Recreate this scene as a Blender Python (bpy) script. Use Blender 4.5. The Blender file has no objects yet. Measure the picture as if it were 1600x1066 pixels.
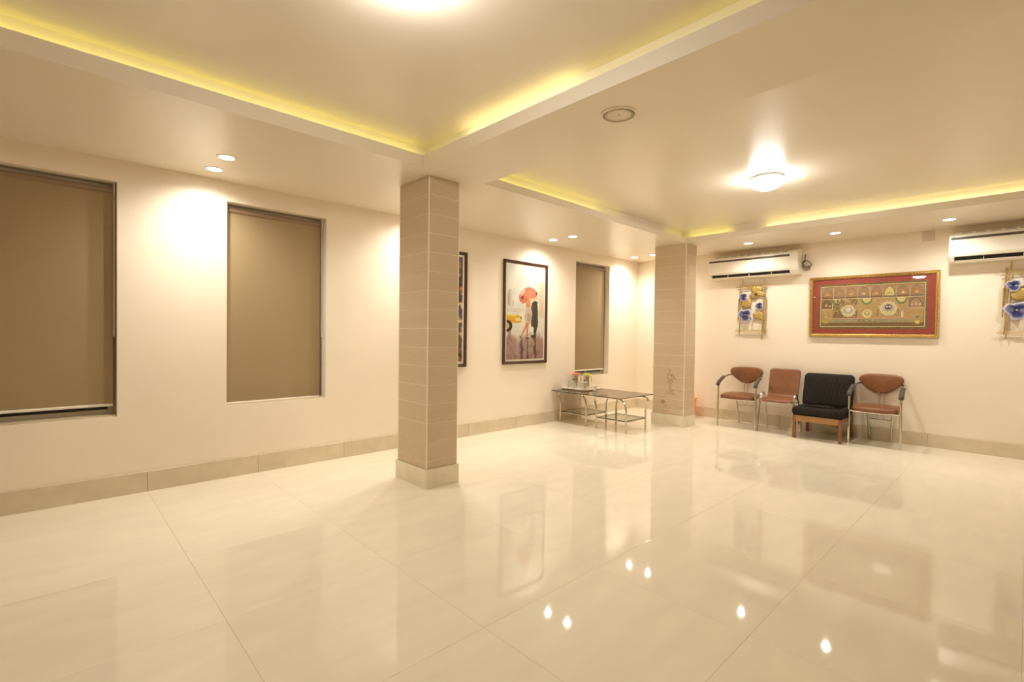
import bpy, bmesh, math, random
import numpy as np
from mathutils import Vector, Matrix
random.seed(7)
C = bpy.context.scene.collection
SC = bpy.context.scene

# ------------------------------------------------------------------ camera
CAMP = Vector((0, 0, 1.2532))
r_ = Vector((0.7252820384, -0.6883351033, 0.0126787379))
u_ = Vector((0.0016915701, 0.0201980090, 0.9997945684))
f_ = Vector((0.6884497827, 0.7251115957, -0.0158136203))
cam_d = bpy.data.cameras.new('camera'); cam = bpy.data.objects.new('camera', cam_d); C.objects.link(cam)
M = Matrix((r_, u_, -f_)).transposed().to_4x4(); M.translation = CAMP
cam.matrix_world = M
cam_d.sensor_width = 36; cam_d.lens = 36 * 765.63 / 1600; cam_d.clip_start = .05
SC.camera = cam
# ------------------------------------------------------------------ world, exposure
W = bpy.data.worlds.new('world'); SC.world = W; W.use_nodes = True
W.node_tree.nodes['Background'].inputs[0].default_value = (.01, .012, .02, 1)
W.node_tree.nodes['Background'].inputs[1].default_value = 1
SC.view_settings.view_transform = 'Standard'; SC.view_settings.look = 'None'
SC.view_settings.gamma = 1; SC.view_settings.use_curve_mapping = False
SC.view_settings.exposure = 0.2
SC.cycles.max_bounces = 14; SC.cycles.diffuse_bounces = 9; SC.cycles.glossy_bounces = 5
SC.cycles.transparent_max_bounces = 12; SC.cycles.caustics_reflective = False; SC.cycles.caustics_refractive = False
# lighting knobs
SPOT_W = 39.0          # each recessed downlight
SPOT_COL = (1, .935, .815)
DISC_E = 22
LAMP_E = 66            # opal ceiling lamps
LAMP_COL = (1, .965, .92)
LED_E = 10.5
LED_YEL = (1, .96, .22)
LED_WARM = (1, .92, .50)

YW, XW, H = 4.658, 7.397, 2.5
XB, YR = -3.2, -4.3
LIP, TC, G = 2.585, 2.672, .065

# ------------------------------------------------------------------ materials
def sl(c):
    return tuple(((v/255)/12.92 if v/255 <= .04045 else ((v/255+.055)/1.055)**2.4) for v in c)
def mat(name, col, rough=.5, metal=0., spec=.5, coat=0., var=0., scale=8., stretch=(1, 1, 1), bump=0., bscale=40., emit=None, es=0, rnd=0., trans=0.):
    m = bpy.data.materials.new(name); m.use_nodes = True
    nt = m.node_tree; N = nt.nodes; L = nt.links; b = N['Principled BSDF']
    b.inputs['Base Color'].default_value = (*col, 1); b.inputs['Roughness'].default_value = rough
    b.inputs['Metallic'].default_value = metal; b.inputs['Specular IOR Level'].default_value = spec
    b.inputs['Coat Weight'].default_value = coat; b.inputs['Coat Roughness'].default_value = .05
    if trans: b.inputs['Transmission Weight'].default_value = trans
    if emit:
        b.inputs['Emission Color'].default_value = (*emit, 1); b.inputs['Emission Strength'].default_value = es
    tc = N.new('ShaderNodeTexCoord'); mp = N.new('ShaderNodeMapping'); L.new(tc.outputs['Object'], mp.inputs[0])
    mp.inputs['Scale'].default_value = stretch
    last = None
    if var:
        n = N.new('ShaderNodeTexNoise'); n.inputs['Scale'].default_value = scale; n.inputs['Detail'].default_value = 5
        L.new(mp.outputs[0], n.inputs[0])
        if rnd:
            oi = N.new('ShaderNodeObjectInfo'); n.noise_dimensions = '4D'
            mm = N.new('ShaderNodeMath'); mm.operation = 'MULTIPLY'; mm.inputs[1].default_value = 50
            L.new(oi.outputs['Random'], mm.inputs[0]); L.new(mm.outputs[0], n.inputs['W'])
        r = N.new('ShaderNodeValToRGB')
        r.color_ramp.elements[0].position = .3; r.color_ramp.elements[1].position = .7
        r.color_ramp.elements[0].color = (*[c*(1-var) for c in col], 1)
        r.color_ramp.elements[1].color = (*[min(1, c*(1+var)) for c in col], 1)
        L.new(n.outputs[0], r.inputs[0]); last = r.outputs[0]
        if rnd:
            hs = N.new('ShaderNodeHueSaturation'); mr = N.new('ShaderNodeMapRange')
            mr.inputs[3].default_value = 1-rnd; mr.inputs[4].default_value = 1+rnd
            L.new(oi.outputs['Random'], mr.inputs[0]); L.new(mr.outputs[0], hs.inputs['Value']); L.new(last, hs.inputs['Color']); last = hs.outputs[0]
        L.new(last, b.inputs['Base Color'])
    if bump:
        n2 = N.new('ShaderNodeTexNoise'); n2.inputs['Scale'].default_value = bscale; n2.inputs['Detail'].default_value = 3
        L.new(mp.outputs[0], n2.inputs[0]); bp = N.new('ShaderNodeBump'); bp.inputs['Strength'].default_value = bump; bp.inputs['Distance'].default_value = .004
        L.new(n2.outputs[0], bp.inputs['Height']); L.new(bp.outputs[0], b.inputs['Normal'])
    return m
def glassy(name, tint, ior=1.5, opac=0., rough=.02):
    """thin pane: tinted transparency plus a Fresnel reflection"""
    m = bpy.data.materials.new(name); m.use_nodes = True
    nt = m.node_tree; N = nt.nodes; L = nt.links; N.remove(N['Principled BSDF']); out = N['Material Output']
    t = N.new('ShaderNodeBsdfTransparent'); t.inputs[0].default_value = (*tint, 1)
    g = N.new('ShaderNodeBsdfGlossy'); g.inputs['Roughness'].default_value = rough
    lw = N.new('ShaderNodeLayerWeight'); lw.inputs[0].default_value = .5
    pw = N.new('ShaderNodeMath'); pw.operation = 'POWER'; pw.inputs[1].default_value = 5; L.new(lw.outputs['Facing'], pw.inputs[0])
    f0 = ((ior-1)/(ior+1))**2
    fr = N.new('ShaderNodeMapRange'); fr.inputs[3].default_value = f0; L.new(pw.outputs[0], fr.inputs[0])
    mx = N.new('ShaderNodeMixShader'); L.new(fr.outputs[0], mx.inputs[0]); L.new(t.outputs[0], mx.inputs[1]); L.new(g.outputs[0], mx.inputs[2])
    last = mx.outputs[0]
    if opac:
        d = N.new('ShaderNodeBsdfDiffuse'); d.inputs[0].default_value = (*tint, 1)
        m2 = N.new('ShaderNodeMixShader'); m2.inputs[0].default_value = opac; L.new(last, m2.inputs[1]); L.new(d.outputs[0], m2.inputs[2]); last = m2.outputs[0]
    L.new(last, out.inputs[0]); return m
def attr_mat(name, rough=.5, coat=0.):
    m = bpy.data.materials.new(name); m.use_nodes = True; N = m.node_tree.nodes
    a = N.new('ShaderNodeAttribute'); a.attribute_name = 'print_colour'
    b = N['Principled BSDF']; m.node_tree.links.new(a.outputs['Color'], b.inputs['Base Color']); b.inputs['Roughness'].default_value = rough
    b.inputs['Coat Weight'].default_value = coat; return m

M_wall = mat('cream_wall_paint', (.86, .775, .655), .55, spec=.25, var=.025, scale=1.4, bump=.05, bscale=60)
M_ceil = mat('satin_ceiling_paint', (.79, .73, .615), .33, spec=.4, var=.012, scale=.9)
M_floor = mat('polished_cream_tile', (.875, .82, .68), .04, spec=.32, var=.035, scale=2.6, stretch=(1, 3.2, 1), rnd=.012)
M_grout = mat('tile_grout', (.74, .67, .53), .8)
M_skirt = mat('skirting_tile', (.66, .575, .425), .25, var=.07, scale=7, rnd=.02)
M_pilt = mat('pillar_tile', (.61, .49, .34), .42, spec=.35, var=.05, scale=5, stretch=(2, 2, 40), bump=.5, bscale=9, rnd=.015)
M_pilg = mat('pale_grout', (.9, .83, .68), .7)
M_strip = mat('ceramic_edge_strip', (.9, .82, .66), .3)
M_plinth = mat('plinth_tile', (.76, .70, .54), .2, var=.06, scale=9)
M_blind = mat('taupe_blind_fabric', (.35, .262, .145), .62, spec=.3, var=.03, scale=90, bump=.3, bscale=400)
M_blindtube = mat('brown_blind_roller', (.27, .18, .115), .5)
M_white = mat('white_plastic', (.87, .83, .75), .28, var=.01, scale=3)
M_alu = mat('aluminium', (.72, .68, .6), .35, metal=.8)
M_frame_w = mat('window_aluminium', (.55, .49, .38), .4, metal=.1)
M_night = mat('dark_window_glass', (.03, .03, .035), .06)
M_chrome = mat('chrome', (.66, .63, .57), .13, metal=1.)
M_leather = mat('brown_leatherette', (.225, .086, .032), .36, spec=.5, var=.12, scale=14, bump=.25, bscale=120)
M_pad = mat('dark_grey_arm_pad', (.065, .055, .042), .55, var=.1, scale=30)
M_black = mat('black_plastic', (.012, .011, .010), .4)
M_dark = mat('dark_brown_strip', (.10, .085, .065), .25)
M_wood = mat('teak_wood', (.25, .10, .042), .38, var=.18, scale=6, stretch=(1, 1, 9))
M_woodr = mat('teak_rail_wood', (.38, .195, .075), .38, var=.15, scale=6, stretch=(9, 1, 9))
M_dwood = mat('dark_wood_frame', (.06, .022, .012), .3, var=.2, scale=20)
M_gold = mat('gold_metal', (.52, .37, .12), .42, metal=.55, var=.12, scale=30)
M_goldf = mat('gilt_frame', (.50, .32, .085), .35, metal=.55, var=.35, scale=70, bump=.6, bscale=120)
M_matw = mat('white_mount_board', (.93, .88, .78), .6)
M_red = mat('red_mount_board', (.36, .058, .050), .55, var=.06, scale=12)
M_redpaint = mat('red_paint', (.44, .10, .07), .7)
M_orange = mat('orange_plastic', (.95, .32, .07), .4)
M_orangel = mat('orange_lid_plastic', (.85, .27, .10), .4)
M_lime = mat('lime_lid_plastic', (.62, .66, .06), .4)
M_pane = glassy('picture_glass', (.97, .97, .95), 1.45)
M_tint = glassy('smoked_table_glass', (.60, .48, .33), 1.75, .06, .03)
M_shelfg = glassy('green_shelf_glass', (.84, .86, .76), 1.5, .03, .03)
M_edge = mat('glass_edge', (.05, .04, .025), .15)
M_tumbler = glassy('tumbler_glass', (.97, .97, .94), 1.5, .10, .02)
M_steel = mat('brushed_steel', (.55, .50, .42), .22, metal=.9)
M_lamp = mat('opal_lamp', (.9, .9, .9), .3, emit=LAMP_COL, es=LAMP_E)
M_disc = mat('downlight_lens', (.9, .9, .9), .3, emit=(1, .95, .85), es=DISC_E)
M_ly = mat('yellow_led', (.9, .8, .3), .4, emit=LED_YEL, es=LED_E)
M_lyd = mat('yellow_led_dim', (.9, .8, .3), .4, emit=LED_YEL, es=LED_E*.45)
M_lw = mat('warm_led', (.9, .85, .5), .4, emit=LED_WARM, es=LED_E*2.2)
M_lw2 = mat('warm_led_soft', (.9, .85, .5), .4, emit=LED_WARM, es=LED_E*1.5)
M_cable = mat('grey_cable', (.20, .15, .10), .5)
M_plate = mat('switch_plate', (.86, .77, .63), .4)
M_grille = mat('speaker_grille', (.72, .65, .52), .6)
M_blue = attr_mat('enamel_petal', .3, .3)
M_print = attr_mat('printed_art', .55)

def dotted():
    m = mat('black_dotted_fabric', (.012, .011, .011), .85, spec=.2)
    N = m.node_tree.nodes; L = m.node_tree.links; b = N['Principled BSDF']
    tc = N.new('ShaderNodeTexCoord'); s = N.new('ShaderNodeSeparateXYZ'); L.new(tc.outputs['Object'], s.inputs[0])
    def mth(op, a, b_=None):
        n = N.new('ShaderNodeMath'); n.operation = op
        for i, v in enumerate((a, b_)):
            if v is None: continue
            if isinstance(v, (int, float)): n.inputs[i].default_value = v
            else: L.new(v, n.inputs[i])
        return n.outputs[0]
    xz = mth('ADD', s.outputs[0], s.outputs[2]); k = 36
    u = mth('MULTIPLY', mth('ADD', s.outputs[1], xz), k); v = mth('MULTIPLY', mth('SUBTRACT', s.outputs[1], xz), k)
    fu = mth('SUBTRACT', mth('FRACT', u), .5); fv = mth('SUBTRACT', mth('FRACT', v), .5)
    d = mth('ADD', mth('MULTIPLY', fu, fu), mth('MULTIPLY', fv, fv))
    c = mth('LESS_THAN', d, .015)
    mx = N.new('ShaderNodeMix'); mx.data_type = 'RGBA'; L.new(c, mx.inputs[0])
    mx.inputs[6].default_value = (.012, .011, .011, 1); mx.inputs[7].default_value = (.22, .165, .09, 1)
    L.new(mx.outputs[2], b.inputs['Base Color']); return m
M_dots = dotted()

# ------------------------------------------------------------------ helpers
def obj(name, verts, faces, m, parent=None, smooth=False, loc=(0, 0, 0)):
    me = bpy.data.meshes.new(name); me.from_pydata([tuple(v) for v in verts], [], faces)
    me.materials.append(m)
    bm = bmesh.new(); bm.from_mesh(me); bmesh.ops.recalc_face_normals(bm, faces=bm.faces); bm.to_mesh(me); bm.free()
    if smooth:
        for p in me.polygons: p.use_smooth = True
    o = bpy.data.objects.new(name, me); C.objects.link(o); o.location = loc
    if parent: o.parent = parent
    return o
def thing(name, label, cat, loc=(0, 0, 0), rz=0, group=None):
    o = bpy.data.objects.new(name, None); C.objects.link(o); o.location = loc; o.rotation_euler = (0, 0, rz)
    o['label'] = label; o['category'] = cat
    if group: o['group'] = group
    return o
def tag(o, label=None, cat=None, group=None, kind=None):
    for k, v in (('label', label), ('category', cat), ('group', group), ('kind', kind)):
        if v: o[k] = v
    return o
class MB:
    def __init__(s): s.v = []; s.f = []
    def add(s, v, f):
        n = len(s.v); s.v += [tuple(a) for a in v]; s.f += [tuple(i+n for i in q) for q in f]; return s
    def box(s, x0, x1, y0, y1, z0, z1):
        return s.add([(x, y, z) for x in (x0, x1) for y in (y0, y1) for z in (z0, z1)],
                     [(0, 1, 3, 2), (4, 6, 7, 5), (0, 4, 5, 1), (2, 3, 7, 6), (0, 2, 6, 4), (1, 5, 7, 3)])
    def tube(s, pts, r, n=10, closed=False, ell=None, caps=True):
        P = [Vector(p) for p in pts]; K = len(P); rs = r if isinstance(r, (list, tuple)) else [r]*K
        T = []
        for i in range(K):
            a = P[(i-1) % K] if (closed or i > 0) else P[i]; b = P[(i+1) % K] if (closed or i < K-1) else P[i]
            T.append((b-a).normalized())
        up = Vector((0, 0, 1)) if abs(T[0].z) < .9 else Vector((1, 0, 0))
        nrm = (up - T[0]*up.dot(T[0])).normalized(); vs = []
        for i in range(K):
            nrm = (nrm - T[i]*nrm.dot(T[i])).normalized(); bn = T[i].cross(nrm)
            e = ell or (1, 1)
            for k in range(n):
                a = 2*math.pi*k/n; vs.append(P[i] + rs[i]*(e[0]*math.cos(a)*nrm + e[1]*math.sin(a)*bn))
        fs = []
        for i in range(K if closed else K-1):
            for k in range(n):
                a = i*n+k; b = i*n+(k+1) % n; c = ((i+1) % K)*n+(k+1) % n; d = ((i+1) % K)*n+k; fs.append((a, b, c, d))
        if not closed and caps: fs += [tuple(range(n))[::-1], tuple((K-1)*n+k for k in range(n))]
        return s.add(vs, fs)
    def lathe(s, prof, c=(0, 0, 0), n=28, ax='z'):
        vs = []
        for (r, z) in prof:
            for k in range(n):
                a = 2*math.pi*k/n; p = (r*math.cos(a), r*math.sin(a), z)
                if ax == 'x': p = (p[2], p[0], p[1])
                vs.append((c[0]+p[0], c[1]+p[1], c[2]+p[2]))
        fs = [(i*n+k, i*n+(k+1) % n, (i+1)*n+(k+1) % n, (i+1)*n+k) for i in range(len(prof)-1) for k in range(n)]
        if prof[0][0] > 1e-6: fs.append(tuple(range(n))[::-1])
        if prof[-1][0] > 1e-6: fs.append(tuple((len(prof)-1)*n+k for k in range(n)))
        return s.add(vs, fs)
    def prism(s, prof, y0, y1):   # profile in (x,z), extruded along y
        n = len(prof); vs = [(x, y0, z) for x, z in prof]+[(x, y1, z) for x, z in prof]
        return s.add(vs, [(i, (i+1) % n, n+(i+1) % n, n+i) for i in range(n)]+[tuple(range(n))[::-1], tuple(range(n, 2*n))])
    def build(s, name, m, parent=None, smooth=False, bevel=0, seg=2, loc=(0, 0, 0), auto=False):
        o = obj(name, s.v, s.f, m, parent, smooth or auto, loc)
        if bevel:
            b = o.modifiers.new('bevel', 'BEVEL'); b.width = bevel; b.segments = seg; b.limit_method = 'ANGLE'
        if auto: sharp(o.data)
        return o
def sharp(me, ang=35):
    bm = bmesh.new(); bm.from_mesh(me)
    for e in bm.edges:
        if len(e.link_faces) == 2 and e.calc_face_angle(0) > math.radians(ang): e.smooth = False
    bm.to_mesh(me); bm.free()
def spline(pts, n=8, closed=False):
    P = [Vector(p) for p in pts]; K = len(P); out = []
    for i in range(K if closed else K-1):
        g = (lambda j: P[j % K]) if closed else (lambda j: P[min(max(j, 0), K-1)])
        a, b, c, d = g(i-1), g(i), g(i+1), g(i+2)
        for k in range(n):
            t = k/n; out.append(.5*((2*b)+(c-a)*t+(2*a-5*b+4*c-d)*t*t+(3*b-a-3*c+d)*t**3))
    if not closed: out.append(P[-1])
    return out
def pillow(outline, thick, rnd, fmap, dome=.0):
    """padded slab: closed outline (u,v); fmap(u,v,w)->xyz, w in [-thick/2, thick/2]"""
    P = [Vector((p[0], p[1])) for p in outline]; K = len(P)
    area = sum(P[i].x*P[(i+1) % K].y-P[(i+1) % K].x*P[i].y for i in range(K))
    sg = 1 if area > 0 else -1
    Nn = []
    for i in range(K):
        t = (P[(i+1) % K]-P[i-1]).normalized(); Nn.append(Vector((-t.y, t.x))*sg)   # inward
    rings = []
    for k in range(5):
        a = math.pi/2*k/4; rings.append((rnd*(1-math.sin(a)), -thick/2+(thick/2)*(1-math.cos(a))*1.0))
    prof = [(rnd*(1-math.sin(a)), -thick/2*math.cos(a)) for a in [math.pi/2*k/4 for k in range(5)]]
    prof = prof+[(i, -w) for i, w in prof[-2::-1]]
    cen = sum(P, Vector((0, 0)))/K
    vs = []; fs = []
    R = [(None, prof[0][1])]
    def ring(pts, w): 
        b = len(vs)
        for p in pts: vs.append(fmap(p.x, p.y, w))
        return b
    bases = []
    inn = [P[i]+Nn[i]*prof[0][0] for i in range(K)]
    seq = []
    for q in (.15, .5, .8): seq.append(([cen+(p-cen)*q for p in inn], prof[0][1]-dome*(1-q*q)))
    for i_, w in prof: seq.append(([P[i]+Nn[i]*i_ for i in range(K)], w))
    for q in (.8, .5, .15): seq.append(([cen+(p-cen)*q for p in inn], prof[-1][1]+dome*(1-q*q)))
    for pts, w in seq: bases.append(ring(pts, w))
    for a, b in zip(bases, bases[1:]):
        for i in range(K): fs.append((a+i, a+(i+1) % K, b+(i+1) % K, b+i))
    fs.append(tuple(bases[0]+i for i in range(K))[::-1]); fs.append(tuple(bases[-1]+i for i in range(K)))
    return MB().add(vs, fs)
def grid_print(name, cols, fmap, m, parent):
    """cols: HxWx3 sRGB 0..255 ; fmap(u,v)->xyz ; colours stored as attribute on a real sheet"""
    h, w, _ = cols.shape
    vs = [fmap(j/(w-1), i/(h-1)) for i in range(h) for j in range(w)]
    fs = [(i*w+j, i*w+j+1, (i+1)*w+j+1, (i+1)*w+j) for i in range(h-1) for j in range(w-1)]
    me = bpy.data.meshes.new(name); me.from_pydata(vs, [], fs); me.materials.append(m)
    c = np.clip(cols/255., 0, 1); c = np.where(c <= .04045, c/12.92, ((c+.055)/1.055)**2.4)
    a = me.color_attributes.new('print_colour', 'FLOAT_COLOR', 'POINT')
    buf = np.ones((h*w, 4), np.float32); buf[:, :3] = c.reshape(-1, 3); a.data.foreach_set('color', buf.ravel())
    o = bpy.data.objects.new(name, me); C.objects.link(o); o.parent = parent; return o

# ------------------------------------------------------------------ structure: walls
WINS = [(-1.12, .378, .596, 2.337), (1.101, 1.949, .608, 2.333), (5.72, 6.572, .607, 2.347)]
def wall_with_holes():
    xs = sorted({XB, XW}.union(*[{a, b} for a, b, _, _ in WINS])); mb = MB(); TOP = 2.72; D = .2
    def q(x0, x1, z0, z1): mb.add([(x0, YW, z0), (x1, YW, z0), (x1, YW, z1), (x0, YW, z1)], [(0, 1, 2, 3)])
    for a, b in zip(xs, xs[1:]):
        w = [k for k in WINS if abs(k[0]-a) < 1e-6]
        if w: q(a, b, -.02, w[0][2]); q(a, b, w[0][3], TOP)
        else: q(a, b, -.02, TOP)
    for a, b, z0, z1 in WINS:
        for (p, s) in (((a, z0), (b, z0)), ((b, z0), (b, z1)), ((b, z1), (a, z1)), ((a, z1), (a, z0))):
            mb.add([(p[0], YW, p[1]), (s[0], YW, s[1]), (s[0], YW+D, s[1]), (p[0], YW+D, p[1])], [(0, 1, 2, 3)])
    mb.box(XB, XW, YW+D, YW+D+.05, -.02, TOP)
    return mb
o = wall_with_holes().build('wall_left', M_wall); tag(o, kind='structure')
tag(MB().box(XW, XW+.15, YR, YW+.2, -.02, 2.72).build('wall_front', M_wall), kind='structure')
tag(MB().box(XB-.15, XB, YR, YW+.2, -.02, 2.72).build('wall_back', M_wall), kind='structure')
tag(MB().box(XB, XW, YR-.15, YR, -.02, 2.72).build('wall_right', M_wall), kind='structure')

# floor: bed + tiles
FL = MB().box(XB, XW, YR, YW, -.05, -.004).build('floor', M_grout); tag(FL, kind='structure')
S = .7875; gap = .0004
xe = [XB]+[.5594+S*k for k in range(-6, 12) if XB+.05 < .5594+S*k < XW-.005]+[XW]
ye = [YR]+[.7792+S*k for k in range(-8, 12) if YR+.05 < .7792+S*k < YW-.005]+[YW]
tmesh = {}
for a, b in zip(xe, xe[1:]):
    for c, d in zip(ye, ye[1:]):
        key = (round(b-a, 3), round(d-c, 3))
        if key not in tmesh:
            t = MB(); w, l = (b-a)/2-gap, (d-c)/2-gap; e = .0005
            t.add([(-w, -l, -.006), (w, -l, -.006), (w, l, -.006), (-w, l, -.006), (-w, -l, -e), (w, -l, -e), (w, l, -e), (-w, l, -e),
                   (-w+e, -l+e, 0), (w-e, -l+e, 0), (w-e, l-e, 0), (-w+e, l-e, 0)],
                  [(0, 1, 5, 4), (1, 2, 6, 5), (2, 3, 7, 6), (3, 0, 4, 7), (4, 5, 9, 8), (5, 6, 10, 9), (6, 7, 11, 10), (7, 4, 8, 11), (8, 9, 10, 11), (3, 2, 1, 0)])
            o = t.build('tile', M_floor, FL); tmesh[key] = o.data
        else:
            o = bpy.data.objects.new('tile', tmesh[key]); C.objects.link(o); o.parent = FL
        o.location = ((a+b)/2, (c+d)/2, 0)

# skirting
def skirt(name, pts, axis, wallc, sgn):
    root = MB()
    lo, hi = pts[0], pts[-1]
    if axis == 'x': root.box(lo, hi, wallc, wallc-.006*sgn, 0, .150)
    else: root.box(wallc, wallc-.006*sgn, lo, hi, 0, .150)
    root = root.build(name, M_grout); tag(root, kind='structure'); cache = {}
    for a, b in zip(pts, pts[1:]):
        key = round(b-a, 3)
        if key not in cache:
            l = (b-a)/2-.0012; t = MB()
            if axis == 'x': t.box(-l, l, -.008, .006, 0, .155)
            else: t.box(-.008, .006, -l, l, 0, .155)
            o = t.build('tile', M_skirt, root, bevel=.0012, seg=1); cache[key] = o.data
        else:
            o = bpy.data.objects.new('tile', cache[key]); C.objects.link(o); o.parent = root
            bv = o.modifiers.new('bevel', 'BEVEL'); bv.width = .0012; bv.segments = 1
        o.location = (((a+b)/2, wallc-.0065*sgn, 0) if axis == 'x' else (wallc-.0065*sgn, (a+b)/2, 0))
xs_ = [XB]+[k for k in xe if XB+.1 < k < XW-.1]+[XW-.014]
ys_ = [YR+.015]+[k for k in ye if YR+.1 < k < YW-.1]+[YW-.001]
skirt('baseboard_left', xs_, 'x', YW, 1)
skirt('baseboard_front', ys_, 'y', XW, 1)

# ceiling: soffit with two trays, lips, ledges
# trays: x0, x1, y0, y1 at x0, y1 at x1, lip top, raised ceiling
TR = [(-1.6, 2.062, -.06, 3.176, 3.172, 2.585, TC), (2.658, 6.262, -.06, 3.156, 3.207, 2.566, 2.662)]
def ceiling():
    mb = MB()
    def q(x0, x1, y0, y1, z): mb.add([(x0, y0, z), (x1, y0, z), (x1, y1, z), (x0, y1, z)], [(0, 1, 2, 3)])
    xs = [XB, TR[0][0], TR[0][1], TR[1][0], TR[1][1], XW]
    for i, (a, b) in enumerate(zip(xs, xs[1:])):
        t = TR[0] if i == 1 else TR[1] if i == 3 else None
        if t:
            q(a, b, YR, t[2], H); mb.add([(a, t[3], H), (b, t[4], H), (b, YW, H), (a, YW, H)], [(0, 1, 2, 3)])
        else: q(a, b, YR, YW, H)
    for (a, b, c, d, e, lip, tc) in TR:
        L0 = [(a, c), (b, c), (b, e), (a, d)]; L1 = [(a-G, c-G), (b+G, c-G), (b+G, e+G), (a-G, d+G)]
        for i in range(4):
            j = (i+1) % 4
            mb.add([(*L0[i], H), (*L0[j], H), (*L0[j], lip), (*L0[i], lip)], [(0, 1, 2, 3)])
            mb.add([(*L0[i], lip), (*L0[j], lip), (*L1[j], lip), (*L1[i], lip)], [(0, 1, 2, 3)])
            mb.add([(*L1[i], lip), (*L1[j], lip), (*L1[j], tc), (*L1[i], tc)], [(0, 1, 2, 3)])
        mb.add([(*p, tc) for p in L1], [(0, 1, 2, 3)])
    mb.box(XB, XW, YR, YW+.2, 2.70, 2.75)
    return mb
CE = ceiling().build('ceiling', M_ceil); tag(CE, kind='structure')
def led(p, q, z, m):
    """strip lying behind the lip from p to q, shining at the niche wall"""
    p = Vector((*p, 0)); q = Vector((*q, 0)); d = (q-p).normalized(); n = Vector((-d.y, d.x, 0))
    if n.x+n.y < 0: n = -n
    P = [p+n*.008, q+n*.008]; o2 = n*.003; z0, z1 = z+.001, z+.008
    V = lambda v, zz_: (v.x, v.y, zz_)
    a, b = P; c, e = a+o2, b+o2
    h = MB().add([V(a, z0), V(b, z0), V(e, z0), V(c, z0), V(a, z1), V(b, z1), V(e, z1), V(c, z1)], [(0, 3, 2, 1), (4, 5, 6, 7), (0, 1, 5, 4), (1, 2, 6, 5), (2, 3, 7, 6), (3, 0, 4, 7)]).build('light_strip', M_white, CE)
    c, e = c+n*.0005, e+n*.0005
    MB().add([V(c, z0), V(e, z0), V(e, z1), V(c, z1)], [(0, 1, 2, 3)]).build('emitter', m, h)
def seg(t, x0, x1, m):
    f = lambda x: t[3]+(t[4]-t[3])*(x-t[0])/(t[1]-t[0])
    led((x0, f(x0)), (x1, f(x1)), t[5], m)
def segy(t, y0, y1, m): led((t[1], y0), (t[1], y1), t[5], m)
t = TR[0]
seg(t, t[0], t[1], M_ly)
segy(t, 2.75, t[4]-.02, M_lyd); segy(t, 1.72, 2.72, M_lw); segy(t, t[2], 1.70, M_lyd)
t = TR[1]
seg(t, t[0], 4.35, M_ly); seg(t, 4.36, 4.75, M_lyd); seg(t, 5.80, t[1], M_lyd)
segy(t, 2.62, t[4]-.02, M_ly); segy(t, t[2], 2.22, M_lw2)

# windows behind the blinds
for i, (a, b, z0, z1) in enumerate(WINS):
    w = MB(); y0, y1 = YW+.125, YW+.165; fw_ = .045
    w.box(a, a+fw_, y0, y1, z0, z1).box(b-fw_, b, y0, y1, z0, z1).box(a+fw_, b-fw_, y0, y1, z0, z0+fw_).box(a+fw_, b-fw_, y0, y1, z1-fw_, z1)
    w.box((a+b)/2-.02, (a+b)/2+.02, y0+.004, y1-.004, z0+fw_, z1-fw_)
    wo = w.build('window_%d' % (i+1), M_frame_w, bevel=.003, seg=1); tag(wo, kind='structure')
    for k in (0, 1):
        MB().box(a+fw_+k*((b-a)/2-fw_+.02), (a+b)/2-.02+k*((b-a)/2-fw_+.02), y0+.015, y0+.021, z0+fw_, z1-fw_).build('glass_pane', M_night, wo)
    MB().box(a+.002, b-.002, YW+.02, YW+.125, z0+.0005, z0+.012).build('window_sill', M_skirt, wo)
BL = ['wide taupe roller blind in the leftmost window, drawn almost to the sill',
      'taupe roller blind in the middle window left of the near pillar, drawn fully down',
      'narrow taupe roller blind in the window above the glass tables']
BB = [.683, .622, .70]
for i, (a, b, z0, z1) in enumerate(WINS):
    r = thing('roller_blind', BL[i], 'blind', ((a+b)/2, YW+.082, z0), group='taupe roller blinds')
    hw = (b-a)/2-.012; right = -.012 if i == 1 else 0
    zt = z1-z0-.068; zb = BB[i]-z0
    MB().box(-hw+.004, hw-.006+right, -.001, .001, zb, zt).build('blind_fabric', M_blind, r)
    MB().tube([(-hw+.002, .004, zt+.012), (hw-.004+right, .004, zt+.012)], .022, 16).build('roller_tube', M_blindtube, r, auto=True)
    MB().tube([(-hw+.004, 0, zb-.006), (hw-.006+right, 0, zb-.006)], .0105, 12, ell=(1, .7)).build('bottom_bar', M_white, r, auto=True)
    for sx in (-1, 1):
        MB().box(sx*hw-.004, sx*hw+.004, -.026, .03, zt-.012, z1-z0-.003).build('bracket', M_plate, r, bevel=.002)
    zc = 1.20-z0
    MB().tube(spline([(hw+.002+right*.4, -.022, zt+.01), (hw+.003+right*.4, -.024, zc+.3), (hw+.001+right*.4, -.026, zc+.02), (hw-.002+right*.4, -.024, zc),
                      (hw-.004+right*.4, -.018, zc+.04), (hw-.002+right*.4, -.012, zc+.4), (hw-.002+right*.4, -.012, zt+.02)], 6), .0022, 6).build('pull_chain', M_white, r, smooth=True)

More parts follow.
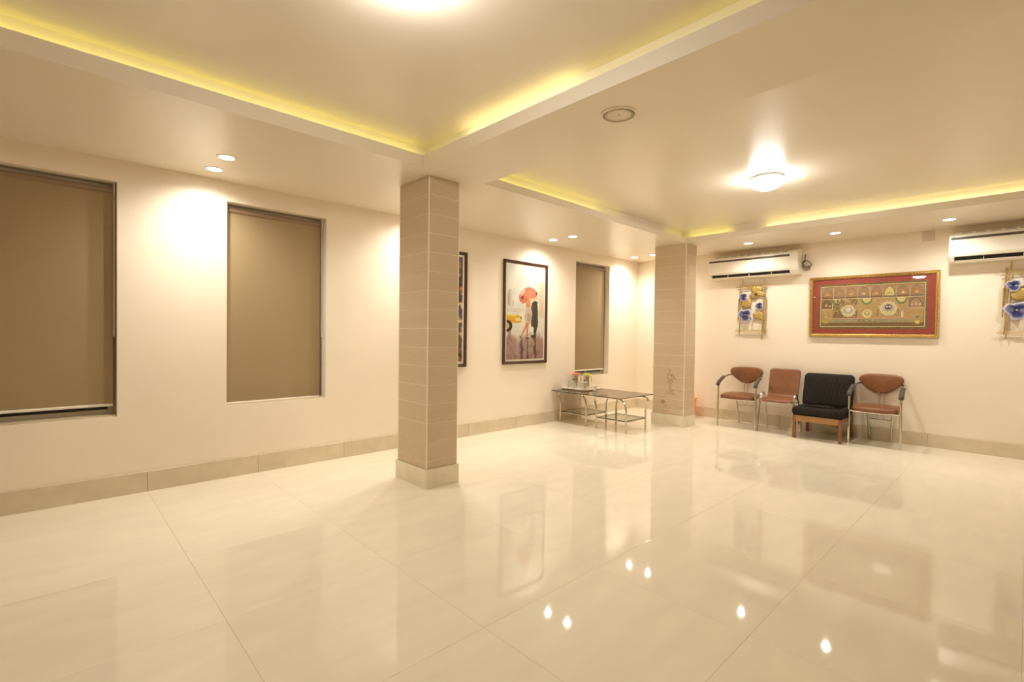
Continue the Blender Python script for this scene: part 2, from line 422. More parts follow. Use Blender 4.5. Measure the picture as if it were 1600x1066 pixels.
# ------------------------------------------------------------------ pillars
def pillar(label, x0, x1, y0, y1):
    cx, cy = (x0+x1)/2, (y0+y1)/2; r = thing('tiled_pillar', label, 'pillar', (cx, cy, 0), group='tiled pillars')
    hx, hy = (x1-x0)/2-.012, (y1-y0)/2-.012     # tiled body half sizes
    MB().box(-hx+.0022, hx-.0022, -hy+.0022, hy-.0022, 0, H).build('core', M_pilg, r)
    zs = [.152, .215]+[.215+.1525*k for k in range(1, 15)]+[H-.0005]
    zs = [z for z in zs if z < H-.03]+[H-.0005]
    for sx, sy in ((-1, 0), (1, 0), (0, -1), (0, 1)):
        cache = {}
        for k, (a, b) in enumerate(zip(zs, zs[1:])):
            key = round(b-a, 3); dz = (b-a)/2-.0017
            if key not in cache:
                t = MB()
                if sx: t.box(-.006, .006, -hy+.009, hy-.009, -dz, dz)
                else: t.box(-hx+.009, hx-.009, -.006, .006, -dz, dz)
                o = t.build('tile', M_pilt, r, bevel=.0012, seg=1); cache[key] = o.data
            else:
                o = bpy.data.objects.new('tile', cache[key]); C.objects.link(o); o.parent = r
                bv = o.modifiers.new('bevel', 'BEVEL'); bv.width = .0012; bv.segments = 1
            j = random.uniform(-.0007, .0007)
            o.location = (sx*(hx-.006+j), sy*(hy-.006+j), (a+b)/2)
            o.rotation_euler = (random.uniform(-.003, .003) if sy == 0 else 0, random.uniform(-.003, .003) if sx == 0 else 0, 0)
    for sx in (-1, 1):
        for sy in (-1, 1):
            MB().box(sx*(hx-.004)-.0045, sx*(hx-.004)+.0045, sy*(hy-.004)-.0045, sy*(hy-.004)+.0045, .153, H-.0005).build('corner_strip', M_strip, r, bevel=.003)
    px, py = (x1-x0)/2, (y1-y0)/2
    for s in (-1, 1):
        MB().box(s*px-(.012 if s > 0 else 0), s*px+(.012 if s < 0 else 0), -py+.0128, py-.0128, 0, .153).build('plinth_slab', M_plinth, r, bevel=.001, seg=1)
        MB().box(-px, px, s*py-(.012 if s > 0 else 0), s*py+(.012 if s < 0 else 0), 0, .153).build('plinth_slab', M_plinth, r, bevel=.001, seg=1)
    return r, hx, hy
p1, _, _ = pillar('beige tiled square pillar standing in the middle of the floor', 2.183, 2.512, 3.275, 3.741)
p2, hx2, hy2 = pillar('beige tiled pillar with faded red hand-drawn marks, beside the glass tables', 6.262, 6.59, 3.192, 3.69)
# red marks on the face of the second pillar (offsets read in the crop, turned to metres on that face)
mk = MB(); cx2, cy2 = (6.262+6.59)/2, (3.192+3.69)/2
def mp(x, y): return (-hx2-.0016, 3.761-.000819*x-cy2, .775-(y-210)*.000767+(x-400)*.0001)
def stroke(pts, w=.0032):
    q = spline([mp(*p) for p in pts], 5); mb = mk; mb.tube(q, w*.68, 6, ell=None)
stroke([(392, 212), (412, 205), (432, 225), (422, 258), (396, 288), (384, 335), (398, 380), (436, 402), (476, 392), (490, 352), (482, 312), (455, 300), (430, 318)], .0042)
stroke([(430, 330), (458, 328), (462, 350), (440, 362)], .0036)
stroke([(486, 352), (514, 366)], .003); stroke([(530, 370), (531, 412)], .0034)
stroke([(384, 436), (408, 428), (425, 440)]); stroke([(440, 425), (475, 440), (488, 430)]); stroke([(412, 446), (436, 470), (462, 452)])
for (xa, xb, y, n) in [(425, 445, 492, 2), (408, 458, 518, 4), (405, 455, 545, 4), (395, 485, 572, 6), (430, 500, 592, 5), (372, 490, 615, 8), (350, 500, 638, 10), (400, 530, 660, 7),
                       (560, 610, 552, 4), (525, 530, 585, 1), (565, 640, 602, 5), (262, 345, 716, 6), (240, 310, 822, 5), (330, 365, 845, 3), (350, 352, 868, 1), (235, 236, 775, 1), (362, 364, 800, 1),
                       (590, 662, 912, 5), (565, 566, 845, 1), (300, 420, 962, 7)]:
    for k in range(n):
        x = xa+(xb-xa)*k/max(1, n-1); yy = y+random.uniform(-5, 5); stroke([(x-4, yy-2), (x+5, yy+3)], random.choice((.0026, .0034)))
stroke([(282, 748), (276, 785), (296, 803), (324, 798), (326, 768), (306, 764)], .005); stroke([(296, 770), (300, 790), (318, 788)], .004)
o = mk.build('red_marking', M_redpaint, p2); tag(o, 'faded red hand-drawn swirl and dots')

# ------------------------------------------------------------------ lights
def downlight(x, y, label, on=True):
    r = thing('recessed_downlight', label, 'light', (x, y, H), group='recessed downlights')
    MB().lathe([(.064, 0), (.064, -.003), (.058, -.006), (.051, -.004), (.050, -.001), (.050, 0)]).build('trim_ring', M_white, r, auto=True)
    MB().lathe([(0, -.0035), (.04, -.0032), (.0495, -.0015)]).build('lens', M_disc, r, smooth=True)
    l = bpy.data.lights.new('downlight_lamp', 'SPOT'); l.energy = SPOT_W; l.color = SPOT_COL; l.spot_size = math.radians(158); l.spot_blend = 1.0; l.shadow_soft_size = .022
    lo = bpy.data.objects.new('downlight_lamp', l); C.objects.link(lo); lo.parent = r; lo.location = (0, 0, -.012)
    return r
for x, y, lb in [(.945, 4.02, 'recessed downlight nearer the room, above the gap between the two left windows'),
                 (.945, 4.376, 'recessed downlight nearer the wall, above the gap between the two left windows'),
                 (2.905, 4.02, 'recessed downlight hidden behind the near pillar, nearer the room'),
                 (2.905, 4.376, 'recessed downlight hidden behind the near pillar, nearer the wall'),
                 (4.87, 4.36, 'recessed downlight nearer the wall, above the umbrella picture'),
                 (4.88, 4.035, 'recessed downlight nearer the room, above the umbrella picture'),
                 (6.86, 4.39, 'recessed downlight in the far corner between narrow window and tables'),
                 (6.845, 4.04, 'recessed downlight just left of the far pillar top'),
                 (6.82, 2.607, 'recessed downlight above the left air conditioner'),
                 (6.83, 1.611, 'recessed downlight above the red and gold framed painting'),
                 (6.837, .594, 'recessed downlight beside the right air conditioner'),
                 (6.837, -.42, 'recessed downlight outside the frame, right of the right air conditioner')]:
    downlight(x, y, lb)
def ceiling_lamp(x, y, label, TC=2.662):
    r = thing('ceiling_lamp', label, 'light', (x, y, TC), group='opal ceiling lamps')
    MB().lathe([(.125, 0), (.135, -.004), (.135, -.02), (.128, -.024)]).build('base', M_white, r, auto=True)
    MB().lathe([(.124, -.020), (.130, -.042), (.124, -.066), (.104, -.088), (.07, -.102), (.03, -.108), (0, -.109)]).build('opal_dome', M_lamp, r, smooth=True)
ceiling_lamp(4.62, 1.62, 'glowing white opal dome lamp on the raised ceiling of the far tray')
ceiling_lamp(1.0, 1.66, 'opal dome lamp on the raised ceiling above the camera, outside the frame', 2.672)

sp = thing('ceiling_speaker', 'round beige speaker grille set into the ceiling beam between the two trays', 'speaker', (2.352, 1.622, H))
MB().lathe([(.105, 0), (.105, -.004), (.098, -.007), (.090, -.006), (.088, -.002), (.088, 0)]).build('rim', M_ceil, sp, auto=True)
MB().lathe([(0, -.004), (.05, -.0038), (.087, -.002)]).build('grille', M_grille, sp, smooth=True)
MB().lathe([(0, -.008), (.005, -.0075), (.006, -.004)], n=12).build('centre_screw', M_grout, sp)

# ------------------------------------------------------------------ air conditioners
def aircon(label, y0, y1, grp):
    r = thing('air_conditioner', label, 'air conditioner', (XW, (y0+y1)/2, 2.09), group=grp)
    W2 = (y1-y0)/2
    full = [(0, 0), (-.145, .003), (-.188, .058), (-.203, .092), (-.206, .20), (-.203, .285), (-.198, .292), (-.165, .318), (-.10, .338), (0, .340)]
    notch = [(0, 0), (-.142, .003), (-.128, .012), (-.128, .062), (-.189, .060)]+full[3:]
    a, b = -W2+.105, W2-.045
    b_ = MB().prism(full, -W2, a).prism(notch, a, b).prism(full, b, W2)
    b_.build('body', M_white, r, bevel=.004, seg=2)
    MB().box(-.132, -.1285, a+.001, b-.001, .008, .064).build('outlet', M_black, r)
    MB().add([(x, y, z) for y in (a+.004, b-.004) for x, z in ((-.162, .017), (-.165, .021), (-.150, .009), (-.146, .005))],
             [(0, 1, 2, 3), (4, 7, 6, 5), (0, 4, 5, 1), (1, 5, 6, 2), (2, 6, 7, 3), (3, 7, 4, 0)]).build('louvre', M_white, r)
    for k in range(3):
        y = a+(b-a)*(.22+.28*k); MB().box(-.165, -.13, y-.002, y+.002, .012, .056).build('vane', M_plate, r)
    MB().box(-.2085, -.2035, -W2+.10, W2-.02, .242, .268).build('intake_strip', M_dark, r, bevel=.001)
    g = MB()
    n = 9
    for k in range(n):
        ya = -W2+.13+k*(2*W2-.2)/n; yb = ya+(2*W2-.2)/n*.72
        g.add([(-.180, ya, .3080), (-.180, yb, .3080), (-.140, yb, .3275), (-.140, ya, .3275), (-.180, ya, .3045), (-.180, yb, .3045), (-.140, yb, .3245), (-.140, ya, .3245)],
              [(0, 1, 2, 3), (4, 5, 6, 7), (0, 1, 5, 4), (1, 2, 6, 5), (2, 3, 7, 6), (3, 0, 4, 7)])
    g.build('top_grille', M_black, r)
    return r
aircon('white split air conditioner left of the red painting, above the left flower ornament', 2.115, 3.33, 'white split air conditioners')
aircon('white split air conditioner cut by the right edge of the photo', -.585, .622, 'white split air conditioners')
# socket + coiled cable
so = thing('wall_socket', 'small cream socket plate high beside the left air conditioner', 'socket', (XW, 2.072, 2.39))
MB().box(-.014, 0, -.045, .045, -.042, .040).build('plate', M_plate, so, bevel=.003)
MB().box(-.030, -.012, -.022, .024, -.026, .022).build('plug', M_plate, so, bevel=.004)
cb = MB().tube(spline([(XW-.02, 2.078, 2.365), (XW-.025, 2.08, 2.31), (XW-.02, 2.085, 2.265), (XW-.018, 2.115, 2.235), (XW-.018, 2.10, 2.19), (XW-.02, 2.06, 2.175), (XW-.022, 2.015, 2.20), (XW-.022, 2.01, 2.235), (XW-.022, 2.05, 2.27),
                       (XW-.028, 2.10, 2.262), (XW-.030, 2.112, 2.225), (XW-.030, 2.08, 2.185), (XW-.030, 2.035, 2.178), (XW-.030, 2.002, 2.215), (XW-.030, 2.035, 2.262), (XW-.034, 2.09, 2.275), (XW-.036, 2.10, 2.24), (XW-.036, 2.07, 2.20),
                       (XW-.030, 2.03, 2.19), (XW-.026, 2.03, 2.155), (XW-.026, 2.07, 2.150), (XW-.022, 2.10, 2.158)], 6), .0058, 7).build('power_cable', M_cable, smooth=True)
tag(cb, 'coiled brown cable hanging from the socket beside the left air conditioner', 'cable')
jp = MB().box(-.006, 0, -.057, .057, -.058, .058).build('blank_wall_plate', mat('greyish_plate', (.66, .57, .50), .4), loc=(XW, .817, 2.44), bevel=.002)
tag(jp, 'square cream blank plate on the wall left of the right air conditioner', 'wall plate')

# ------------------------------------------------------------------ art prints drawn in code
rng = np.random.default_rng(3)
def noise(h, w, cells, seed=0):
    g = np.random.default_rng(seed).random((cells[0]+2, cells[1]+2)); y = np.linspace(0, cells[0], h); x = np.linspace(0, cells[1], w)
    yi = y.astype(int); xi = x.astype(int); fy = (y-yi)[:, None]; fx = (x-xi)[None]
    a = g[yi][:, xi]; b = g[yi][:, xi+1]; c = g[yi+1][:, xi]; d = g[yi+1][:, xi+1]
    return (a*(1-fx)+b*fx)*(1-fy)+(c*(1-fx)+d*fx)*fy
class Canvas:
    def __init__(s, h, w, c): s.h, s.w = h, w; s.a = np.zeros((h, w, 3))+np.array(c, float); s.v, s.u = np.mgrid[0:h, 0:w]; s.v = s.v/(h-1); s.u = s.u/(w-1)
    def fill(s, m, c, al=1.): s.a[m] = s.a[m]*(1-al)+np.array(c, float)*al
    def blend(s, al, c): s.a = s.a*(1-al[..., None])+np.array(c, float)*al[..., None]
    def rect(s, u0, u1, v0, v1, c, al=1.): s.fill((s.u >= u0) & (s.u <= u1) & (s.v >= v0) & (s.v <= v1), c, al)
    def ell(s, u, v, ru, rv, c, al=1., rin=0, half=None):
        d = ((s.u-u)/ru)**2+((s.v-v)/rv)**2; m = (d <= 1) & (d >= rin*rin)
        if half == 'top': m &= s.v <= v
        if half == 'bot': m &= s.v >= v
        s.fill(m, c, al)
    def poly(s, pts, c, al=1.):
        m = np.zeros((s.h, s.w), bool); n = len(pts)
        for i in range(n):
            (x0, y0), (x1, y1) = pts[i], pts[(i+1) % n]
            if y0 == y1: continue
            cnd = ((y0 > s.v) != (y1 > s.v)) & (s.u < (x1-x0)*(s.v-y0)/(y1-y0)+x0); m ^= cnd
        s.fill(m, c, al)

# street scene with couple under an umbrella
H1, W1 = 230, 112
c = Canvas(H1, W1, (238, 236, 228))
n1 = noise(H1, W1, (14, 8), 1); n2 = noise(H1, W1, (30, 18), 2); n3 = noise(H1, W1, (6, 30), 4)
c.blend(np.clip((n1-.45)*1.6, 0, .8), (205, 214, 216)); c.blend(np.clip((n2-.6)*1.4, 0, .5)*(c.u > .6), (240, 205, 175))
c.rect(.86, 1, .15, .55, (226, 178, 140), .55); c.rect(.80, .83, .22, .40, (222, 176, 140), .5)
c.rect(.50, .62, .05, .20, (206, 210, 208), .45); c.rect(.03, .10, .26, .44, (190, 160, 138), .5); c.rect(.15, .17, .38, .44, (120, 100, 92), .7); c.rect(.02, .05, .30, .42, (150, 130, 118), .6)
c.rect(0, .45, .45, .50, (222, 206, 196), .6)
gm = np.clip((c.v-.70-.10*(n1-.5)-.06*np.abs(c.u-.5))*14, 0, 1); c.blend(gm*.9, (168, 130, 126))
c.blend(gm*np.clip((n3-.5)*2.0, 0, .5), (198, 168, 160)); c.blend(gm*np.clip((n2-.55)*2., 0, .5), (132, 98, 100))
c.blend(np.clip(1-np.abs(c.u-.30)/.16, 0, 1)*np.clip(1-np.abs(c.v-.74)/.10, 0, 1)*.9, (238, 230, 222))
c.blend(np.clip(1-np.abs(c.u-.93)/.08, 0, 1)*np.clip(1-np.abs(c.v-.62)/.12, 0, 1)*.8, (240, 232, 222))
c.blend(np.clip(1-np.abs(c.u-.60)/.05, 0, 1)*np.clip(1-np.abs(c.v-.76)/.06, 0, 1)*.7, (238, 232, 226))
c.poly([(0, .525), (.30, .525), (.38, .55), (.38, .60), (.30, .615), (0, .61)], (232, 182, 40)); c.rect(.0, .25, .525, .545, (246, 212, 80)); c.poly([(.22, .56), (.36, .555), (.36, .585), (.24, .595)], (244, 226, 180))
c.rect(.36, .39, .545, .565, (110, 80, 50)); c.ell(.03, .645, .115, .062, (52, 46, 44)); c.ell(.0, .645, .065, .034, (222, 200, 150))
c.poly([(.03, .70), (.12, .70), (.10, .78), (.04, .80)], (150, 108, 100), .6)
# umbrella
c.poly([(.30, .33), (.36, .265), (.48, .225), (.62, .215), (.74, .235), (.80, .285), (.78, .335), (.68, .345), (.60, .375), (.50, .38), (.42, .405), (.33, .375)], (214, 122, 98))
c.poly([(.36, .265), (.48, .225), (.46, .28), (.35, .33)], (234, 196, 178)); c.poly([(.48, .30), (.62, .24), (.74, .27), (.66, .33), (.55, .36)], (224, 138, 112)); c.ell(.40, .335, .035, .022, (120, 66, 56)); c.ell(.79, .28, .02, .02, (110, 66, 58))
c.poly([(.60, .345), (.78, .325), (.82, .335), (.70, .37), (.62, .37)], (240, 196, 166))
# woman
c.poly([(.48, .38), (.58, .35), (.63, .37), (.62, .44), (.52, .45)], (218, 146, 100)); c.poly([(.50, .44), (.64, .43), (.66, .52), (.63, .62), (.50, .61), (.47, .54)], (214, 188, 172)); c.poly([(.55, .50), (.64, .50), (.62, .60), (.54, .58)], (190, 150, 140), .8)
c.poly([(.51, .61), (.57, .61), (.48, .69), (.40, .755), (.36, .76), (.42, .70)], (220, 140, 92)); c.poly([(.53, .61), (.58, .61), (.565, .70), (.57, .765), (.52, .765), (.52, .70)], (214, 134, 88))
c.poly([(.33, .735), (.36, .755), (.43, .775), (.42, .785), (.34, .765)], (50, 40, 40)); c.poly([(.50, .765), (.60, .77), (.61, .785), (.50, .78)], (50, 40, 40))
# man
c.poly([(.66, .385), (.74, .36), (.81, .37), (.83, .47), (.84, .60), (.83, .655), (.64, .645), (.64, .60), (.67, .50), (.64, .45)], (58, 56, 52)); c.poly([(.71, .645), (.82, .65), (.79, .72), (.78, .785), (.73, .785), (.72, .71)], (56, 54, 52))
c.poly([(.64, .745), (.74, .735), (.76, .775), (.66, .77)], (48, 46, 46))
for uc, w_ in ((.40, .035), (.56, .025), (.77, .03)):
    c.blend(((np.abs(c.u-uc+.02*(n3-.5)) < w_*(.4+n2)) & (c.v > .79)).astype(float)*np.clip(1.2-(c.v-.79)*3, .2, .8), (72, 56, 60))
ART1 = c.a
# busy evening street print (mostly hidden)
c = Canvas(180, 90, (96, 72, 66)); n1 = noise(180, 90, (22, 10), 11); n2 = noise(180, 90, (34, 14), 12); n3 = noise(180, 90, (12, 22), 13)
c.blend(np.clip((n1-.5)*4, 0, 1), (214, 122, 78)); c.blend(np.clip((n2-.6)*5, 0, 1), (230, 205, 180)); c.blend(np.clip((n3-.62)*5, 0, 1), (60, 62, 90)); c.blend(np.clip((.3-n2)*5, 0, 1), (36, 30, 32))
ART2 = c.a

# traditional painting with three round medallions
H3, W3 = 190, 400
c = Canvas(H3, W3, (176, 140, 92)); A = c
n1 = noise(H3, W3, (40, 90), 21); n2 = noise(H3, W3, (90, 190), 22)
BD = .032; BV = .062
c.rect(0, 1, 0, 1, (70, 66, 42))
chk = ((np.floor(c.u*110)+np.floor(c.v*50)) % 2 == 0); c.fill(chk, (168, 140, 78)); c.blend((n2 > .62)*.7, (40, 52, 36))
c.rect(.020, .98, .042, .958, (216, 190, 140)); c.rect(.026, .974, .054, .946, (96, 70, 46)); c.rect(.032, .968, .066, .934, (178, 142, 98))
U = lambda x: .032+.936*x
V = lambda y: .066+.868*y
tone = (178, 142, 98)
c.rect(U(0), U(1), V(0), V(.30), (176, 124, 100))
def figure(u, v, s, body, head=(210, 160, 90), al=1):
    c.poly([(u-s*.9, v+s*1.7), (u-s*.35, v-s*.2), (u+s*.35, v-s*.2), (u+s*.9, v+s*1.7)], body, al); c.ell(u, v-s*.9, s*.34, s*.95, head, al)
    c.poly([(u-s*1.2, v+s*.2), (u-s*.3, v-.1*s), (u-s*.3, v+.5*s), (u-s*1.1, v+.9*s)], head, al*.8); c.poly([(u+s*1.2, v-.6*s), (u+s*.3, v-.1*s), (u+s*.3, v+.5*s)], body, al*.8)
cols = [(206, 150, 70), (128, 132, 122), (190, 160, 110), (200, 190, 160), (210, 168, 80), (190, 150, 80), (206, 200, 180), (216, 166, 60)]
for k in range(8):
    a, b = U(k/8+.004), U((k+1)/8-.004); m_ = (a+b)/2
    c.ell(m_, V(.26), (b-a)*.47, V(.26)-V(.015), (128, 124, 92) if k % 3 else (104, 128, 96), 1, 0, 'top'); c.ell(m_, V(.26), (b-a)*.40, V(.26)-V(.045), (168, 120, 88) if k != 5 else (206, 182, 120), 1, 0, 'top')
    c.rect(a, b, V(.255), V(.30), (112, 96, 92) if k % 2 else (120, 84, 60))
    figure(m_, V(.18), .016, cols[k]); figure(m_+.022, V(.21), .009, (96, 110, 120)); figure(m_-.024, V(.21), .008, (160, 96, 70))
    if k: c.rect(a-.005, a-.002, V(0), V(.30), (206, 176, 130))
c.rect(U(0), U(1), V(.300), V(.312), (222, 194, 150))
c.rect(U(0), U(.115), V(.312), V(.57), (150, 104, 72)); c.ell(U(.057), V(.54), .05, .19, (120, 92, 66), 1, 0, 'top'); figure(U(.05), V(.46), .017, (214, 158, 62)); figure(U(.09), V(.48), .011, (226, 212, 190))
c.rect(U(.115), U(.119), V(.312), V(.58), (222, 194, 150)); c.rect(U(0), U(.119), V(.57), V(.582), (222, 194, 150))
c.rect(U(.86), U(1), V(.312), V(.57), (160, 112, 88)); c.ell(U(.93), V(.55), .058, .20, (100, 112, 84), 1, 0, 'top'); c.ell(U(.93), V(.55), .05, .17, (168, 128, 104), 1, 0, 'top'); figure(U(.93), V(.47), .016, (196, 176, 150)); figure(U(.965), V(.48), .009, (206, 196, 180)); figure(U(.895), V(.48), .009, (206, 196, 180))
c.rect(U(.856), U(.86), V(.312), V(.58), (222, 194, 150)); c.rect(U(.856), U(1), V(.57), V(.582), (222, 194, 150))
for u in (.165, .47, .80):
    c.ell(U(u), V(.312), .052, .14, (96, 118, 62), 1, 0, 'bot'); c.ell(U(u), V(.312), .040, .10, (206, 178, 130), 1, 0, 'bot')
# foliage
fol = (c.u > U(.12)) & (c.u < U(.38)) & (c.v > V(.32)) & (c.v < V(.84)) & (n1+.25*n2 > .45+1.1*np.abs(c.u-U(.22))); c.blend((fol*np.where(n2 > .5, .85, .5)), (96, 72, 42))
c.blend((fol & (n2 > .72))*.8, (150, 140, 90))
def medallion(u, v, r, face, inner, eyes=False):
    ru, rv = r, r*2.05
    for k in range(18):
        a = math.pi+math.pi*k/17; c.ell(u+ru*1.18*math.cos(a), v+rv*1.18*math.sin(a), .0045, .010, (196, 120, 84) if k % 2 else (212, 190, 150))
    c.ell(u, v, ru, rv, (226, 210, 170)); c.ell(u, v, ru*.88, rv*.88, (168, 150, 120)); c.ell(u, v, ru*.80, rv*.80, (220, 204, 168)); c.ell(u, v, ru*.70, rv*.70, inner); c.ell(u, v+rv*.2, ru*.62, rv*.55, (206, 190, 130)); c.ell(u, v-rv*.05, ru*.60, rv*.45, inner)
    c.ell(u, v-rv*.22, ru*.42, rv*.40, face)
    for s in (-1, 1):
        c.ell(u+s*ru*.17, v-rv*.28, ru*.13, rv*.13, (240, 230, 216)); c.ell(u+s*ru*.17, v-rv*.28, ru*.06, rv*.06, (50, 30, 26))
        c.ell(u+s*ru*1.12, v-rv*.2, .009, .026, (206, 168, 80))
    c.rect(u-ru*.10, u+ru*.10, v-rv*.06, v-rv*.02, (170, 60, 44))
medallion(U(.285), V(.62), .064, (222, 196, 178), (150, 150, 146)); medallion(U(.475), V(.70), .042, (214, 176, 66), (128, 138, 120)); medallion(U(.68), V(.58), .072, (92, 58, 62), (172, 156, 160), True)
for u in (.365, .575, .77): c.rect(U(u), U(u+.007), V(.60), V(.76), (120, 78, 50))
c.rect(U(.80), U(.82), V(.62), V(.80), (210, 190, 156)); c.ell(U(.81), V(.61), .010, .03, (150, 140, 130))
c.rect(U(.09), U(.88), V(.80), V(.828), (202, 148, 110)); c.rect(U(.09), U(.88), V(.828), V(.90), (150, 138, 116)); c.rect(U(.09), U(.88), V(.858), V(.868), (190, 176, 140)); c.rect(U(.39), U(.56), V(.835), V(.895), (120, 108, 96)); c.blend(((c.u > U(.40)) & (c.u < U(.55)) & (c.v > V(.845)) & (c.v < V(.885)) & (n2 > .5))*.8, (206, 180, 140))
c.rect(U(0), U(1), V(.92), V(1), (104, 76, 48)); z_ = (c.v > V(.92)) & ((np.floor(c.u*90+c.v*40) % 2) == 0) & (c.v < V(1)) & (c.u > U(0)) & (c.u < U(1)); c.blend(z_*.6, (160, 130, 80))
figure(U(.05), V(.78), .020, (206, 156, 66)); figure(U(.945), V(.76), .022, (96, 124, 104), (206, 160, 74)); c.rect(U(.925), U(.965), V(.88), V(.95), (216, 186, 80)); c.rect(U(.03), U(.07), V(.86), V(.94), (196, 150, 60))
c.a = c.a*(0.92+.2*n2[..., None])*np.array((1.0, 1.04, 1.05)); ART3 = c.a

# pictures on the left wall
def picture(label, x0, x1, z0, z1, art, grp):
    cx, cz = (x0+x1)/2, z0; r = thing('framed_picture', label, 'picture', (cx, YW, cz), group=grp); w = (x1-x0)/2; h = z1-z0; f = .036; d = .034
    bar = [(0, 0), (0, d*.8), (.006, d), (.014, d*.92), (.026, d*.78), (f, d*.55), (f, 0)]
    mb = MB(); outl = [(-w, 0), (w, 0), (w, h), (-w, h)]; sg = [(1, 1), (-1, 1), (-1, -1), (1, -1)]; vs = []
    for (a, b), (sx, sz) in zip(outl, sg):
        for t_, dd in bar: vs.append((a+sx*t_, -dd-.002, b+sz*t_))
    n = len(bar); fs = [(i*n+k, i*n+(k+1) % n, ((i+1) % 4)*n+(k+1) % n, ((i+1) % 4)*n+k) for i in range(4) for k in range(n)]
    mb.add(vs, fs).build('frame', M_dwood, r, auto=True)
    MB().box(-w+.01, w-.01, -.012, -.003, .01, h-.01).build('mount', M_matw, r)
    mm = .060
    grid_print('print', art, lambda u, v: (-w+mm+u*(2*w-2*mm), -.0135, h-mm-v*(h-2*mm)), M_print, r)
    MB().box(-w+f-.004, w-f+.004, -.0172, -.0160, f-.004, h-f+.004).build('glass_pane', M_pane, r)
picture('tall dark-framed picture of a couple under a coral umbrella by a yellow car', 4.25, 5.071, .850, 2.206, ART1, 'dark-framed pictures on the window wall')
picture('dark-framed picture mostly hidden behind the near pillar', 2.83, 3.648, .846, 2.208, ART2, 'dark-framed pictures on the window wall')

# red and gold painting on the far wall
def big_painting():
    y0, y1, z0, z1 = .702, 2.015, 1.262, 2.037
    r = thing('framed_painting', 'wide gilt-framed traditional painting with red mount and three round medallions', 'painting', (XW, (y0+y1)/2, z0)); w = (y1-y0)/2; h = z1-z0; f = .036; d = .038
    bar = [(0, 0), (0, d*.75), (.005, d), (.012, d*.95), (.017, d*.75), (.022, d*.8), (.028, d*.6), (f, d*.5), (f, 0)]
    outl = [(-w, 0), (w, 0), (w, h), (-w, h)]; sg = [(1, 1), (-1, 1), (-1, -1), (1, -1)]; vs = []
    for (a, b), (sy, sz) in zip(outl, sg):
        for t_, dd in bar: vs.append((-dd-.004, a+sy*t_, b+sz*t_))
    n = len(bar); fs = [(i*n+k, i*n+(k+1) % n, ((i+1) % 4)*n+(k+1) % n, ((i+1) % 4)*n+k) for i in range(4) for k in range(n)]
    MB().add(vs, fs).build('frame', M_goldf, r, auto=True)
    MB().box(-.012, -.003, -w+.01, w-.01, .01, h-.01).build('mount', M_red, r)
    a, b = f+.069, f+.068
    grid_print('painted_sheet', ART3, lambda u, v: (-.0135, w-a-u*(2*w-2*a), h-b-v*(h-2*b)), M_print, r)
    MB().box(-.0178, -.0166, -w+f-.004, w-f+.004, f-.004, h-f+.004).build('glass_pane', M_pane, r)
    MB().box(-.0140, -.0122, w-f-.030, w-f-.008, .515, .524).build('paper_sticker', M_matw, r)
big_painting()

# flower ornaments
def petal_flower(parent, cy, cz, lobes, r, x, centre=None):
    """enamelled flower: lobes are (angle, length, width)"""
    n = 40; rings = 9; ths = np.linspace(0, 2*math.pi, n, endpoint=False)
    rad = np.zeros(n)
    for (a, l, w) in lobes:
        dd = np.abs((ths-a+math.pi) % (2*math.pi)-math.pi); rad = np.maximum(rad, l*np.clip(1-(dd/w)**2.6, 0, 1)**.5)
    rad = np.maximum(rad, .74)*r
    rad *= 1+.04*np.sin(ths*9)
    vs = [(x, 0, 0)]; cc = [(30, 30, 70)]
    for k in range(1, rings+1):
        q = k/rings
        for i, t in enumerate(ths):
            vs.append((x-.010*math.sin(q*math.pi*.6)+.003*math.sin(5*t)*q, rad[i]*q*math.cos(t), rad[i]*q*math.sin(t)))
            e = np.clip((q-.55)/.45, 0, 1); s = .5+.5*math.sin(t*6+q*5+cy*70); base = np.array((36, 42, 92))*(1-.3*s)+np.array((70, 82, 150))*.3*s
            light = np.array((226, 222, 228)); stk = .35*max(0, math.sin(t*2+1.3))*(q > .25)
            cc.append(base*(1-max(e**1.3, stk))+light*max(e**1.3, stk))
    fs = [(0, 1+i, 1+(i+1) % n) for i in range(n)]
    for k in range(rings-1):
        for i in range(n): fs.append((1+k*n+i, 1+k*n+(i+1) % n, 1+(k+1)*n+(i+1) % n, 1+(k+1)*n+i))
    me = bpy.data.meshes.new('blue_flower'); me.from_pydata([(a, b+cy, c_+cz) for a, b, c_ in vs], [], fs); me.materials.append(M_blue)
    for p in me.polygons: p.use_smooth = True
    a = me.color_attributes.new('print_colour', 'FLOAT_COLOR', 'POINT'); buf = np.ones((len(vs), 4), np.float32)
    cl = np.array(cc)/255.; buf[:, :3] = np.where(cl <= .04045, cl/12.92, ((cl+.055)/1.055)**2.4); a.data.foreach_set('color', buf.ravel())
    o = bpy.data.objects.new('blue_flower', me); C.objects.link(o); o.parent = parent
    so_ = o.modifiers.new('thickness', 'SOLIDIFY'); so_.thickness = .002
    if centre:
        MB().lathe([(0, -.016), (.008, -.013), (.011, -.006), (.010, 0)], (x, cy+centre[0], cz+centre[1]), 12, 'x').build('flower_centre', M_gold, o, smooth=True)
